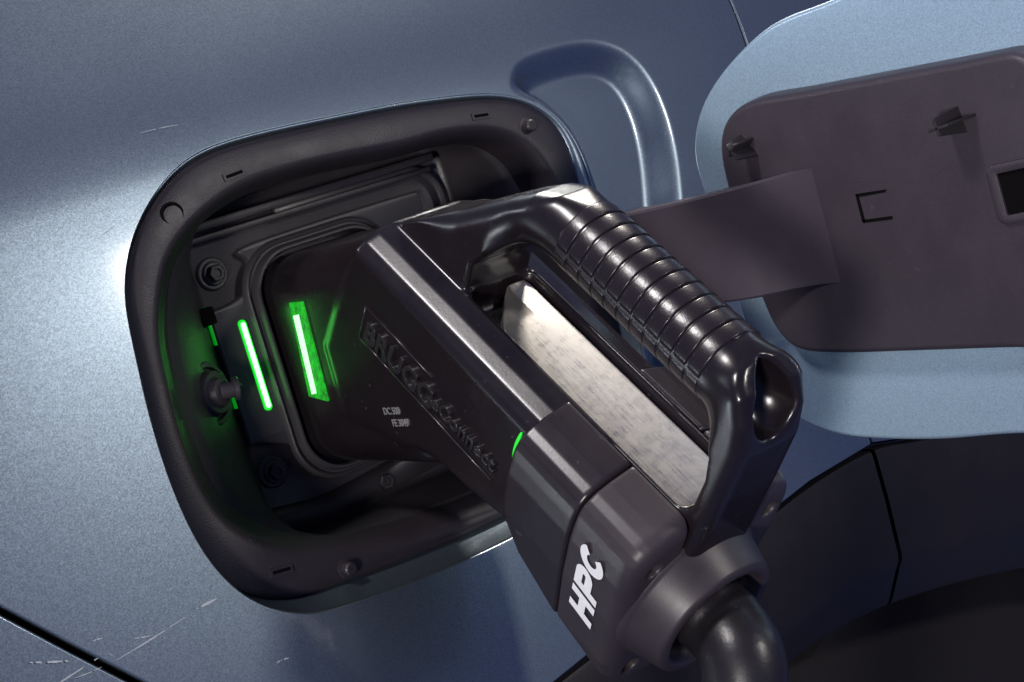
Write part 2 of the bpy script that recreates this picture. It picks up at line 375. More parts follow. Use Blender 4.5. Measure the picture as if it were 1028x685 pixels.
def sheet(name, outline, holes, mat, parent, fn, step=0.005, fine=None, lip=0.010, extra=None, rows=(), clear=()):
    loops = [np.array(outline)] + [np.array(h) for h in holes]
    V, E = [], []
    for L in loops:
        b = len(V); k = len(L); V += [tuple(p) for p in L]; E += [(b + i, b + (i + 1) % k) for i in range(k)]
    lo, hi = np.array(outline).min(0), np.array(outline).max(0)
    gx, gz = np.meshgrid(np.arange(lo[0], hi[0], step), np.arange(lo[1], hi[1], step))
    gx = gx + (np.arange(gx.shape[0]) % 2)[:, None] * step / 2
    G = np.c_[gx.ravel(), gz.ravel()]; far = np.maximum(np.abs(G[:, 0]) - 0.28, np.abs(G[:, 1]) - 0.26)
    keep = (far < 0) | (rng.random(len(G)) < 0.25); G = G[keep]
    if fine:
        x0, x1, z0, z1, st = fine
        fx, fz = np.meshgrid(np.arange(x0, x1, st), np.arange(z0, z1, st)); fx = fx + (np.arange(fx.shape[0]) % 2)[:, None] * st / 2
        G = G[~((G[:, 0] > x0) & (G[:, 0] < x1) & (G[:, 1] > z0) & (G[:, 1] < z1))]
        G = np.vstack([G, np.c_[fx.ravel(), fz.ravel()]])
    d = sd_poly(G, loops[0]); ok = d < -0.0012
    for L in loops[1:]: ok &= sd_poly(G, L) > 0.0012
    for L, a, b in clear:
        dd = sd_poly(G, L); ok &= ~((dd > a) & (dd < b))
    V += [tuple(p) for p in G[ok]]
    seen = set()
    for L in rows:
        L = np.array(L); k = (sd_poly(L, loops[0]) < -0.0006)
        for H2 in loops[1:]: k &= sd_poly(L, H2) > 0.0004
        for p in L[k]:   # keep points of crossing rows apart
            key = (int(p[0] / .00022), int(p[1] / .00022))
            if not any((key[0] + i, key[1] + j) in seen for i in (-1, 0, 1) for j in (-1, 0, 1)): seen.add(key); V.append(tuple(p))
    vo, eo, fo, _, _, _ = delaunay_2d_cdt([Vector(v) for v in V], E, [], 0, 1e-6)
    vo = np.array([tuple(v) for v in vo]); fo = np.array([tuple(f) for f in fo])
    c = vo[fo].mean(1); ok = sd_poly(c, loops[0]) < 0
    for L in loops[1:]: ok &= sd_poly(c, L) > 0
    fo = fo[ok]; n = fn(vo[:, 0], vo[:, 1])
    me = bpy.data.meshes.new(name); me.from_pydata([(p[0], -k, p[1]) for p, k in zip(vo, n)], [], [tuple(f) for f in fo])
    bm = bmesh.new(); bm.from_mesh(me)
    bmesh.ops.delete(bm, geom=[v for v in bm.verts if not v.link_faces], context='VERTS')
    bmesh.ops.recalc_face_normals(bm, faces=bm.faces)
    if sum(f.normal.y for f in bm.faces) > 0: bmesh.ops.reverse_faces(bm, faces=bm.faces)
    base_n = len(bm.verts)
    # rolled edge: a small round, then a return flange into the body
    lay = []
    for dn, out in ((0.0003, 0.0004), (0.0008, 0.0004), (lip, 0.0002)):
        be = [e for e in bm.edges if e.is_boundary]
        bm.normal_update(); nrm = {}
        for e in be:
            f = e.link_faces[0]; mid = (e.verts[0].co + e.verts[1].co) / 2; t = (e.verts[1].co - e.verts[0].co)
            o2 = Vector((t.z, 0, -t.x))
            if o2.length < 1e-9: continue
            o2.normalize()
            if o2.dot(mid - f.calc_center_median()) < 0 and dn == 0.0003: o2 = -o2
            elif dn != 0.0003:
                o2 = sum((edir.get(v.index, Vector()) for v in e.verts), Vector())
            for v in e.verts: nrm[v] = nrm.get(v, Vector()) + o2
        r = bmesh.ops.extrude_edge_only(bm, edges=be)
        nv = [g for g in r['geom'] if isinstance(g, bmesh.types.BMVert)]
        src = {tuple(round(c, 7) for c in v.co): n_ for v, n_ in nrm.items()}
        bm.verts.index_update(); edir = {}
        for v in nv:
            dd = src.get(tuple(round(c, 7) for c in v.co), Vector())
            if dd.length > 0: dd = dd.normalized()
            edir[v.index] = dd
            v.co += dd * out + Vector((0, dn, 0))
            lay.append((v, dd, dn))
    bm.normal_update(); bmesh.ops.recalc_face_normals(bm, faces=bm.faces)
    if sum(f.normal.y for f in bm.faces) > 0: bmesh.ops.reverse_faces(bm, faces=bm.faces)
    idx0 = len(bm.faces)
    if extra:
        for strip in extra:
            vs = [bm.verts.new((p[0], -float(fn(np.array([p[0]]), np.array([p[1]]))[0]) - 0.00012, p[1])) for p in strip]
            f_ = bm.faces.new(vs); f_.material_index = 1; f_.normal_update()
            if f_.normal.y > 0: f_.normal_flip()
    bm.verts.index_update(); co = np.array([tuple(v.co) for v in bm.verts]); e_ = 2e-4
    gx_ = (fn(co[:, 0] + e_, co[:, 2]) - fn(co[:, 0] - e_, co[:, 2])) / (2 * e_); gz_ = (fn(co[:, 0], co[:, 2] + e_) - fn(co[:, 0], co[:, 2] - e_)) / (2 * e_)
    nor = np.c_[-gx_, -np.ones(len(co)), -gz_]; nor /= np.linalg.norm(nor, axis=1)[:, None]
    for v, dd, dn in lay:
        w = {0.0003: .45, 0.0008: .85}.get(dn, 1.0); q = Vector(nor[v.index]) * (1 - w) + dd * w
        if q.length > 0: nor[v.index] = q.normalized()
    bm.to_mesh(me); bm.free()
    me.materials.append(mat); me.materials.append(M['scratch'])
    me.polygons.foreach_set('use_smooth', [True] * len(me.polygons)); me.update()
    me.normals_split_custom_set_from_vertices([tuple(v) for v in nor])
    o = bpy.data.objects.new(name, me); COL.objects.link(o); setparent(o, parent); return o

# panel outlines (x along the car, z up), each gap 2.5-3 mm wide
ARCH = [(-0.0141,-0.1381),(0.0170,-0.1340),(0.0551,-0.1303),(0.0962,-0.1254),(0.1535,-0.1194),(0.1981,-0.1207)]
SEAMX = lambda z: 0.1985 + (z + 0.12) * 0.105
GAP = [(-0.46, 0.31), (-0.30, 0.115), (-0.1751, -0.0381), (-0.1613, -0.0551), (-0.1442, -0.0755), (-0.105, -0.113), (-0.075, -0.137), (-0.05, -0.149)]
g = 0.0013
quarter = resline([(-0.7, 0.55)] + [(x + g, z + g) for x, z in [(-0.7, 0.33), (-0.46, 0.31)]][1:] + [(x + g, z + g) for x, z in GAP[1:]] +
                  [(ARCH[0][0] - 0.012, ARCH[0][1] - 0.0035)] + [(x, z) for x, z in ARCH[:-1]] + [(SEAMX(-0.119) - g, -0.119), (SEAMX(0.1) - g, 0.1), (SEAMX(0.55) - g, 0.55)], 0.004)
def scratch(a, b, w0, w1, bend=0.0):
    a, b = np.array(a), np.array(b); d = b - a; nn = np.array([-d[1], d[0]]) / np.linalg.norm(d); k = 14
    out = []
    top, bot = [], []
    for i in range(k + 1):
        t = i / k; c = a + d * t + nn * bend * math.sin(math.pi * t)
        w = (w0 + (w1 - w0) * t) * (0.35 + 0.65 * math.sin(math.pi * min(1, 0.05 + t * 0.9))) * (0.7 + 0.6 * random.random())
        top.append(c + nn * w / 2); bot.append(c - nn * w / 2)
    return [[top[i], top[i + 1], bot[i + 1], bot[i]] for i in range(k) if random.random() > .18]
SC = [(-0.1499,-0.0637),(-0.1228,-0.0602),(-0.1200,-0.0596),(-0.1125,-0.0593),(-0.1424,-0.0599),(-0.1369,-0.0613),(-0.1502,-0.0625),(-0.1517,-0.0608),(-0.1641,-0.0633),(-0.1551,-0.0637),(-0.1746,-0.0535),(-0.1630,-0.0581),(-0.1695,-0.0635),(-0.1640,-0.0650),(-0.1016,-0.0863),(-0.0967,-0.0867),(-0.1051,0.0618),(-0.0959,0.0649),(-0.0759,0.0914),(-0.0593,0.0906),(-0.1547,-0.0554),(-0.1514,-0.0559)]
scr = []
for i, w in zip(range(0, len(SC), 2), (.0004, .0008, .0004, .0003, .0003, .0006, .0006, .0005, .0003, .0002, .0004)):
    scr += scratch(SC[i], SC[i + 1], w, w, random.uniform(-.0004, .0004))
quarter_panel = sheet('quarter_panel', quarter, [HOLE], M['paint'], car, surf, 0.005, (0.05, 0.165, -0.09, 0.105, 0.0022), 0.004, scr,
                      rows=[offset(HOLE, k) for k in (.0012, .0022, .0032, .0042, .0052, .0064, .0078)] + [resample(offset(POCKET, k), 300) for k in (.0030, .0014, .0002, -.0010, -.0022, -.0034, -.0046, -.0058, -.0070, -.0082, -.0094, -.0106, -.0118, -.0130, -.0144)],
                      clear=((HOLE, -1, .0084), (POCKET, -.0154, .0040)))
bumper = resline([(-0.7, 0.33 - 0.003)] + [(x - g, z - g) for x, z in GAP] + [(-0.055, -0.30), (-0.7, -0.30)], 0.006)
sheet('bumper_panel', bumper, [], M['paint'], car, lambda x, z: 0.0496 - drop(x, z), 0.012, None, 0.01,
      scratch(*[(-0.1707,-0.0632),(-0.1523,-0.0605)], .0005, .0004))
ARCH2 = [(0.2020,-0.1212),(0.2258,-0.1256),(0.2666,-0.1358),(0.3240,-0.1543)]
door = resline([(SEAMX(0.55) + g, 0.55), (SEAMX(0.1) + g, 0.1), (SEAMX(-0.119) + g, -0.119)] + [(x, z) for x, z in ARCH2[1:]] + [(0.42, -0.197), (0.60, -0.327), (0.78, -0.50), (2.0, -0.50), (2.0, 0.55)], 0.006)
sheet('door_panel', door, [], M['paint'], car, lambda x, z: 0.0502 - drop(x, z), 0.012, None, 0.01)
# wheel-arch cladding in two lengths, each with its own bevelled lip
LOW = [(0.0177,-0.2002),(0.0763,-0.1922),(0.1257,-0.1903),(0.1582,-0.1908),(0.1940,-0.1944),(0.2391,-0.2038),(0.2953,-0.2196),(0.3591,-0.2407)]
UP = [(-0.09, -0.155), (-0.055, -0.1500)] + [(x, z - 0.0028) for x, z in ARCH[:-1]] + [(0.198, -0.1225)] + [(x, z - 0.0028) for x, z in ARCH2[1:]] + [(0.42, -0.20), (0.60, -0.33)]
def arch_strip(name, t0, t1):
    up = catmull([(x, z, 0) for x, z in UP], 10); lo = catmull([(x, z, 0) for x, z in LOW + [(0.45, -0.29), (0.60, -0.44)]], 10)
    up = np.array([(v.x, v.y) for v in up]); lo = np.array([(v.x, v.y) for v in lo])
    xs = np.linspace(t0, t1, 60)
    rings = []
    for x in xs:
        zu = np.interp(x, up[:, 0], up[:, 1]); zl = np.interp(x, lo[:, 0], lo[:, 1])
        nb = 0.0490 - float(drop(np.array([x]), np.array([zu]))[0]); col = []
        for f, dn in ((0, -0.012), (0, -0.0012), (0.008, 0.0), (0.03, 0.0006), (0.3, 0.0022), (0.66, 0.0030), (0.70, 0.0024), (0.74, 0.0005), (0.97, -0.0085), (1.0, -0.0105), (1.0, -0.06)):
            col.append((x + 0.012 * f * 0, -(nb + dn), zu + (zl - zu) * f))
        rings.append(col)
    V, F = loft(rings, False)
    o = recalc(obj(name, V, F, M['trim'], car)); sharp(o, 30); return o
seam2 = [(0.1981,-0.1207),(0.1975,-0.1403),(0.1955,-0.1729),(0.1890,-0.1918)]
def shear_seam(o):
    for v in o.data.vertices:
        f = max(0, min(1, (-0.122 - v.co.z) / 0.07)); v.co.x += -0.004 * f * math.exp(-((v.co.x - 0.198) / 0.05) ** 2)
shear_seam(arch_strip('wheel_arch_cladding', -0.055, 0.1968)); shear_seam(arch_strip('wheel_arch_cladding', 0.1994, 0.595))
# tyre inside the arch
wheel = bpy.data.objects.new('wheel', None); COL.objects.link(wheel); wheel.location = (0.27, 0.12, -0.62); setparent(wheel, car)
prof = [(-0.11, 0.24), (-0.115, 0.30), (-0.11, 0.36), (-0.095, 0.392), (-0.075, 0.405)]
tp = []
for k in range(24):
    a = -0.075 + 0.15 * k / 23
    tp.append((a, 0.405 - (0.006 if k % 6 in (2,) else 0)))
prof = prof + tp + [(0.095, 0.392), (0.11, 0.36), (0.115, 0.30), (0.11, 0.24)]
seg = 160; rings = []
for i in range(seg):
    a = 2 * math.pi * i / seg; groove = 0.0035 if i % 4 == 0 else 0
    rings.append([(0.27 + (r - (groove if r > 0.37 else 0)) * math.cos(a), 0.12 + h, -0.62 + (r - (groove if r > 0.37 else 0)) * math.sin(a)) for h, r in prof])
V, F = loft(rings + [rings[0]], False)
o = recalc(obj('tyre', V, F, M['tyre'], wheel)); sharp(o, 30)
lathe('wheel_rim', (0.27, 0.03, -0.62), (0, 1, 0), (1, 0, 0), [(0, 0.05), (0.01, 0.235), (0.16, 0.245), (0.17, 0.05)], M['dark'], wheel)
# wheel housing behind everything
V = [(-0.3, 0.03, -0.12), (0.75, 0.03, -0.12), (0.75, 0.03, -1.0), (-0.3, 0.03, -1.0), (-0.3, 0.28, -0.12), (0.75, 0.28, -0.12), (0.75, 0.28, -1.0), (-0.3, 0.28, -1.0)]
obj('wheel_housing', V, [(4, 5, 6, 7), (0, 1, 5, 4), (0, 4, 7, 3), (1, 2, 6, 5)], M['dark'], car, smooth=False)
# closed structure behind the panel gaps
V = [(-0.7, -0.012, 0.54), (0.9, -0.012, 0.54), (0.9, -0.012, -0.118), (-0.7, -0.012, -0.118)]
inner = resline([(-0.69, 0.54), (1.95, 0.54), (1.95, -0.10), (0.02, -0.118), (-0.06, -0.165), (-0.69, -0.28)], 0.02)
def behind(x, z): return 0.034 - drop(x, z)
sheet('inner_body', inner, [offset(HOLE, 0.010)], M['dark'], car, lambda x, z: np.where(((x > 0.06) & (x < 0.17) & (np.abs(z) < 0.11)), 0.010, 0.034) - drop(x, z), 0.02, None, 0.001)

# ------------------------------------------------------------------ charging port
LIP = smooth_outline([(-0.0953,0.0251),(-0.0891,0.0390),(-0.0825,0.0493),(-0.0728,0.0557),(-0.0618,0.0608),(-0.0433,0.0653),(-0.0117,0.0649),(0.0193,0.0624),(0.0366,0.0624),(0.0572,0.0598),(0.0687,0.0553),(0.0772,0.0479),(0.0811,0.0391),(0.0825,0.0318),(0.0817,0.0109),(0.0795,-0.0154),(0.0751,-0.0369),(0.0653,-0.0564),(0.0505,-0.0684),(0.0300,-0.0741),(0.0055,-0.0742),(-0.0278,-0.0708),(-0.0587,-0.0647),(-0.0786,-0.0570),(-0.0872,-0.0507),(-0.0948,-0.0426),(-0.0994,-0.0292),(-0.0997,-0.0080),(-0.0980,0.0079)], 240, 14)
def align(P, ref=(-0.2, 0.0)):
    k = np.argmin(np.hypot(P[:, 0] - ref[0], (P[:, 1] - ref[1]) * 3)); P = np.roll(P, -k, 0)
    a2 = np.sum(P[:, 0] * np.roll(P[:, 1], -1) - np.roll(P[:, 0], -1) * P[:, 1])
    if a2 > 0: P = np.roll(P[::-1], 1, 0)
    return P
def by_angle(P, n=240, c=(-0.006, -0.004)):
    """the same outline, one point for each of n directions from c"""
    Q = resample(P, 3000); a = np.unwrap(np.arctan2(Q[:, 1] - c[1], Q[:, 0] - c[0])); 
    if a[-1] < a[0]: a, Q = a[::-1], Q[::-1]
    t0 = a[0]; A = np.r_[a, a[0] + 2 * np.pi]; R = np.vstack([Q, Q[:1]])
    t = t0 + np.linspace(0, 2 * np.pi, n, endpoint=False); t = np.sort((t - 0) % (2 * np.pi))
    tt = t0 + (t - t0) % (2 * np.pi)
    return np.c_[np.interp(tt, A, R[:, 0]), np.interp(tt, A, R[:, 1])]
H_ = by_angle(HOLE); L_ = by_angle(LIP)
FLOOR = by_angle(smooth_outline(rrect(0.000, -0.0015, 0.0595, 0.0645, 0.014, 8), 240, 4))
def inw(extra, k=1.0):
    e = offset(H_, 1.0) - H_; wd = (.0016 + .0034 * np.clip(e[:, 0] * .8 - e[:, 1], 0, 1) * k + extra)
    wd = sum(np.roll(wd, j) for j in range(-6, 7)) / 13
    return by_angle(H_ - e * wd[:, None])
O1 = inw(.0008); O2 = inw(.0018); L1 = by_angle(offset(L_, 0.0030)); L2 = by_angle(offset(L_, -0.0018)); L3 = by_angle(offset(L_, -0.0035))
Hb = by_angle(offset(H_, -0.0012))
# painted edge of the opening, stepping down to the rim
hn = surf(H_[:, 0], H_[:, 1]); hb = surf(H_[:, 0], H_[:, 1])
rings = [[(p[0], -(k - 0.0009), p[1]) for p, k in zip(by_angle(offset(H_, -0.0005)), hn)],
         [(p[0], -(.45 * k + .55 * (.0455 - .10 * p[1])), p[1]) for p, k in zip(inw(-.0008, .25), hn)], W4(inw(.0002), 0.0430), W4(inw(.0010), 0.0420), W4(inw(.005), 0.040)]
V, F = loft(rings); recalc(obj('painted_edge', V, F, M['paint'], car))
port = obj('charging_port', *loft([W4(O1, 0.036), W4(O1, 0.0425), W4(inw(.0010), 0.0434), W4(O2, 0.0440), W4(inw(.0030), 0.0444), W4(0.5 * O2 + 0.5 * L1, 0.0450), W4(L1, 0.0452), W4(by_angle(offset(L_, 0.0012)), 0.0449),
                                    W4(L_, 0.0438), W4(L2, 0.0410), W4(L3, 0.0360), W4(0.85 * L3 + 0.15 * FLOOR, 0.0310)]), M['rim'], car)
recalc(port)
def W3b(P, n, f): return [(p[0], -(n - 0.10 * f * p[1]), p[1]) for p in P]
rings = []
for k in range(15):
    t = k / 14; e = t ** 0.8; n_ = 0.0316 - 0.0296 * t
    rings.append(W3b((0.85 * (1 - e)) * (L3 if k else L3 * 1.03) + (0.15 + 0.85 * e) * FLOOR, n_, 1 - t))
rings += [W3(0.96 * FLOOR, 0.0006), W3(0.5 * FLOOR, 0.0004), W3(0.02 * FLOOR, 0.0003)]
V, F = loft(rings, True, False, True); recalc(obj('recess_wall', V, F, M['well'], port))
# bump stops and moulded slots on the rim
for x, z in [(0.0786,0.0560),(-0.0599,-0.0715),(-0.0758,0.0624)]:
    lathe('bump_stop', (x, -0.0440 + 0.10 * z, z), (0, -1, 0), (1, 0, 0), [(-0.002, 0.0036), (0.0012, 0.0036), (0.0014, 0.0030), (0.0014, 0.0026), (0.0040, 0.0024), (0.0046, 0.0018)] if x > -0.07 else [(-0.002, 0.0042), (0.0010, 0.0042), (0.0014, 0.0036), (0.0006, 0.0030), (0.0004, 0.0026)], M['rim'] if x > -0.07 else M['dark'], port)
for (x, z), a in zip([(-0.0492,0.0695),(0.0589,0.0651),(-0.0833,-0.0626)], (4, -6, -8)):
    ca, sa = math.cos(math.radians(a)), math.sin(math.radians(a))
    fr = [(x + ca * u - sa * v, z + sa * u + ca * v) for u, v in ((-.0042, -.0013), (.0042, -.0013), (.0042, .0013), (-.0042, .0013))]
    fi = [(x + ca * u - sa * v, z + sa * u + ca * v) for u, v in ((-.0034, -.0006), (.0034, -.0006), (.0034, .0006), (-.0034, .0006))]
    V, F = loft([W4(fr, 0.0445), W4(fr, 0.0457), W4(fi, 0.0457), W4(fi, 0.0446)], True, True, False)
    s_ = recalc(obj('clip_slot', V, F, M['rim'], port, smooth=False))
    prism('slot_floor', W4(fi, 0.0440), W4(fi, 0.04545), M['dark'], s_)

# inlet carrier plate with corner notches for the bolts
plate_out = [(-.0345, .0435), (.0385, .0438), (.0430, .0415), (.0445, .036), (.046, -.036), (.0435, -.0445), (.038, -.047), (-.0325, -.0475), (-.0345, -.0455), (-.0355, -.0400), (-.0385, -.0350), (-.044, -.0315), (-.052, -.0285), (-.0572, -.0268), (-.0582, -.0245), (-.0582, .0225), (-.0572, .0242), (-.048, .0250), (-.0410, .0275), (-.0372, .0320), (-.0358, .0380)]
po = smooth_outline(plate_out, 220, 1)
pi_ = offset(po, -0.0009)
V, F = loft([W3(po, -0.001), W3(po, 0.0034), W3(offset(po, -0.0004), 0.0040), W3(pi_, 0.0042)])
F += [tuple(int(i) + 3 * len(po) for i in f) for f in cap_fill(pi_)]
inlet = sharp(recalc(obj('inlet_plate', V, F, M['plate'], port)), 50)
# concentric collar round the nose
rr = lambda d, n_: W3(rrect(-0.009, -0.0045, 0.0275 + d, 0.0405 + d, 0.015 + d * 0.6), n_)
V, F = loft([rr(.0066, .0040), rr(.0062, .0062), rr(.0056, .0068), rr(.0048, .0064), rr(.0044, .0056), rr(.0038, .0056), rr(.0034, .0082), rr(.0028, .0092), rr(.0020, .0092), rr(.0014, .0084), rr(.0012, .004), rr(-.002, .004)])
sharp(recalc(obj('inlet_collar', V, F, M['plate'], inlet)), 45)
# status light: bright core in a green diffuser
prism('light_diffuser', W3(rrect(-.0470, .0004, .0016, .0176, .0015, 5), 0.0040), W3(rrect(-.0470, .0004, .0016, .0176, .0015, 5), 0.0050), M['led'], inlet)
prism('status_light', W3(rrect(-.0470, .0004, .0009, .0166, .0009, 5), 0.0040), W3(rrect(-.0470, .0004, .0009, .0166, .0009, 5), 0.0055), M['core'], inlet)
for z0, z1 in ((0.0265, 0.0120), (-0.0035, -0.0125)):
    prism('green_spill', [(-.0588, -0.0005, z0), (-.0588, -0.0005, z1), (-.0588, -0.0035, z1), (-.0588, -0.0035, z0)], [(-.0583, -0.0005, z0), (-.0583, -0.0005, z1), (-.0583, -0.0035, z1), (-.0583, -0.0035, z0)], M['dim'], inlet)  # glowing strips for the status light's green spill on the plate edge
for x, z in ((-0.0507, 0.0372), (-0.0515, -0.0398), (-0.0085, -0.0600)):
    bt = lathe('bolt', (x, -0.0005, z), (0, -1, 0), (1, 0, 0), [(-0.001, 0.0062), (0.0008, 0.0062), (0.0014, 0.0056), (0.0014, 0.0046), (0.0022, 0.0044), (0.0026, 0.0040)], M['plate'], port)
    lathe('bolt_head', (x, -0.0026, z), (0, -1, 0), (1, 0, 0), [(0, 0.0033), (0.0028, 0.0033), (0.0032, 0.0029), (0.0032, 0.0018), (0.0024, 0.0016)], M['rim'], bt, 6)
# ledges above the plate and the drain channel below it
for z, hgt, dp in ((0.0505, .0012, .006), (0.0550, .0016, .010)):
    a = [(-.058, z), (.050, z + .001)]
    prism('ledge', [(-.0585, -0.0, z - hgt), (.052, 0, z - hgt), (.052, -dp, z - hgt), (-.0585, -dp, z - hgt)], [(-.0585, 0, z + hgt), (.052, 0, z + hgt), (.052, -dp, z + hgt), (-.0585, -dp, z + hgt)], M['well'], port, 0.0008)
arc = [(0.0545 - 0.014 + 0.014 * math.cos(a), 0.0485 - 0.010 + 0.014 * math.sin(a)) for a in np.linspace(0, math.pi / 2, 14)]
tube('seal_bead', [(.0545, -0.003, -.03)] + [(x, -0.003, z) for x, z in arc] + [(-0.02, -.003, .0525)], 0.0019, M['well'], port, 10)
ch = catmull([(-.057, 0, -.0585), (-.035, 0, -.0615), (-.010, 0, -.0600), (.015, 0, -.0575), (.045, 0, -.0555)], 8)
rings = [[(p.x, -0.0005, p.z + .006), (p.x, -0.003, p.z + .0055), (p.x, -0.0045, p.z + .003), (p.x, -0.0042, p.z - .002), (p.x, -0.003, p.z - .0055), (p.x, -0.0008, p.z - .006)] for p in ch]
V, F = loft(rings, False); sharp(recalc(obj('drain_channel', V, F, M['rim'], port)), 50)
# locking-pin actuator on the left wall
pc = Vector((-0.0735, -0.0165, -0.0022)); pa = Vector((0.50, -0.86, 0.02)).normalized()
pin = lathe('locking_pin', pc, pa, (0, 0, 1), [(-.006, .0118), (.0012, .0118), (.0018, .0112), (.0018, .0098), (.0004, .0092), (.0004, .0084), (.0036, .0080), (.0042, .0074), (.0042, .0058), (.0050, .0052), (.0066, .0048), (.0070, .0040)], M['plate'], port)
pb = pc + pa * 0.0062; pd = Vector((0.93, -0.30, -0.12)).normalized()
lathe('pin_rod', pb - pd * 0.001, pd, (0, 0, 1), [(0, .0032), (.0048, .0030), (.0049, .0042), (.0064, .0043), (.0070, .0038), (.0070, .0016), (.0080, .0012)], M['plate'], pin, 28)
prism('latch_block', [(-.0635, 0, .0265), (-.0575, 0, .0265), (-.0575, 0, .0200), (-.0635, 0, .0200)], [(-.0635, -.008, .0265), (-.0575, -.008, .0265), (-.0575, -.008, .0200), (-.0635, -.008, .0200)], M['dark'], port, 0.0006)

# ------------------------------------------------------------------ open flap
XF = 0.120
flap_out = smooth_outline([(.0815,.0275)] + [(0.0888,0.0409),(0.0998,0.0507),(0.1153,0.0592),(0.1388,0.0676),(0.1703,0.0699)] + [(.215,.0755), (.256,.0735), (.274,.066), (.285,.045), (.288,0), (.285,-.055), (.274,-.078), (.256,-.0875)] + [(0.2027,-0.0869),(0.1651,-0.0892),(0.1279,-0.0885),(0.1080,-0.0845),(0.0957,-0.0770),(0.0875,-0.0616),(0.0845,-0.0347),(0.0828,-0.0061),(0.0816,0.0222)], 220, 5)
def X3(P, x): return [(x, -p[0], p[1]) for p in P]
rings = [X3(offset(flap_out, -.0035), XF + .0055), X3(offset(flap_out, -.0008), XF + .0050), X3(flap_out, XF + .0036), X3(flap_out, XF + .0012), X3(offset(flap_out, -.0006), XF + .0003), X3(offset(flap_out, -.0016), XF)]
V, F = loft(rings, True, True, True)
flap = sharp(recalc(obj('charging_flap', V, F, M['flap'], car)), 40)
ip = smooth_outline([(0.1047,0.0251),(0.1081,0.0342),(0.1159,0.0408),(0.1287,0.0435),(0.1505,0.0425),(0.1946,0.0409),(0.2279,0.0397)] + [(.2395,.0390),(.2465,.0330),(.2500,.0230),(.2510,.0050),(.2500,-.0250),(.2455,-.0440),(.2380,-.0530),(.2250,-.0556)] + [(0.2147,-0.0546),(0.1740,-0.0538),(0.1375,-0.0530),(0.1184,-0.0506),(0.1105,-0.0435),(0.1070,-0.0327),(0.1042,-0.0097),(0.1040,0.0117)], 220, 4)
rings = [X3(offset(ip, .0006), XF), X3(ip, 0.1135), X3(offset(ip, -.0005), 0.1121), X3(offset(ip, -.0014), 0.1113), X3(offset(ip, -.0026), 0.1110)]
V, F = loft(rings, True, False, True)
ipan = sharp(recalc(obj('inner_panel', V, F, M['panel'], flap)), 50)
# hinge arm: runs from the pocket beside the port out to the flap
arm = []
zt = lambda n: 0.0120 + (n - 0.06) * 0.046; zb = lambda n: -0.0275 + (n - 0.10) * 0.012
path = [(0.128, 0.020, .006), (0.1205, 0.028, .006), (0.1120, 0.040, .0058), (0.1050, 0.055, .0055), (0.1016, 0.070, .0050), (0.1006, 0.088, .0048), (0.1016, 0.108, .0045), (0.1046, 0.119, .004), (0.1080, 0.1285, .003), (0.1099, 0.1365, .0022), (0.11075, 0.1435, .0016), (0.11112, 0.150, .0012), (0.1120, 0.158, .001)]
pp = catmull(path, 6); rings = []
for v in pp:
    x, n_, w = v; a, b = zt(n_), zb(n_); e = min(0.0009, w * .4)
    rings.append([(x + 2 * w, -n_, b), (x + e, -n_, b), (x, -n_, b + e), (x, -n_, a - e), (x + e, -n_, a), (x + 2 * w, -n_, a)])
V, F = loft(rings, True, True, True); sharp(recalc(obj('hinge_arm', V, F, M['arm'], flap)), 35)
# retaining clips
def clip(n_, z, s, ang, big):
    root = None
    ca, sa = math.cos(ang), math.sin(ang)
    def q(u, v, d): return (0.1110 - d, -(n_ + ca * u - sa * v), z + sa * u + ca * v)
    fins = [((-.006, 0), (.006, .0)), ((0, -.0045), (0, .0045))] if big else [((-.005, .002), (.005, -.002)), ((-.001, -.004), (.001, .004))]
    w = .0005
    for k, (a, b) in enumerate(fins):
        d = Vector((b[0] - a[0], b[1] - a[1])).normalized(); nn = Vector((-d.y, d.x)) * w
        A = [q(a[0] + nn.x, a[1] + nn.y, -.001), q(b[0] + nn.x, b[1] + nn.y, -.001), q(b[0] * .75 + nn.x, b[1] * .75 + nn.y, s), q(a[0] * .55 + nn.x, a[1] * .55 + nn.y, s)]
        Bq = [q(a[0] - nn.x, a[1] - nn.y, -.001), q(b[0] - nn.x, b[1] - nn.y, -.001), q(b[0] * .75 - nn.x, b[1] * .75 - nn.y, s), q(a[0] * .55 - nn.x, a[1] * .55 - nn.y, s)]
        if root is None: root = prism('retaining_clip', A, Bq, M['well'], flap, .0002)
        else: prism('fin', A, Bq, M['well'], root, .0002)
    return root
for (n_, z), s, a, b in zip([(0.1215,0.0279),(0.2152,0.0221)], (.010, .013), (-.6, .12), (False, True)): clip(n_, z, s, a, b)
# three-sided moulded mark, and the latch socket
mk = [(0.1650,0.0040),(0.1788,0.0039),(0.1781,0.0030),(0.1660,0.0028),(0.1650,0.0040),(0.1662,0.0034),(0.1663,-0.0062),(0.1650,-0.0060),(0.1652,-0.0053),(0.1785,-0.0054),(0.1781,-0.0065),(0.1653,-0.0064)]
for k in range(0, 12, 4):
    a = mk[k:k + 4]; prism('moulded_mark', X3(a, 0.1125), X3(a, 0.11075), M['dark'], ipan)
so = [(0.2198,0.0048),(0.2225,0.0064),(0.2361,0.0070),(0.2408,0.0044),(0.2391,-0.0086),(0.2364,-0.0131),(0.2230,-0.0135),(0.2199,-0.0112)]; si = [(0.2239,0.0033),(0.2359,0.0039),(0.2380,0.0020),(0.2366,-0.0083),(0.2351,-0.0098),(0.2243,-0.0104)]
so = resample(so, 400); si = resample(si, 400)
def ang(P):
    c = P.mean(0); return by_angle(P, 120, tuple(c))
so, si = ang(so), ang(si)
V, F = loft([X3(so, .1120), X3(offset(so, -.0004), .1100), X3(offset(so, -.001), .1096), X3(offset(si, .0012), .1096), X3(si, .1100), X3(si, .1108)], True)
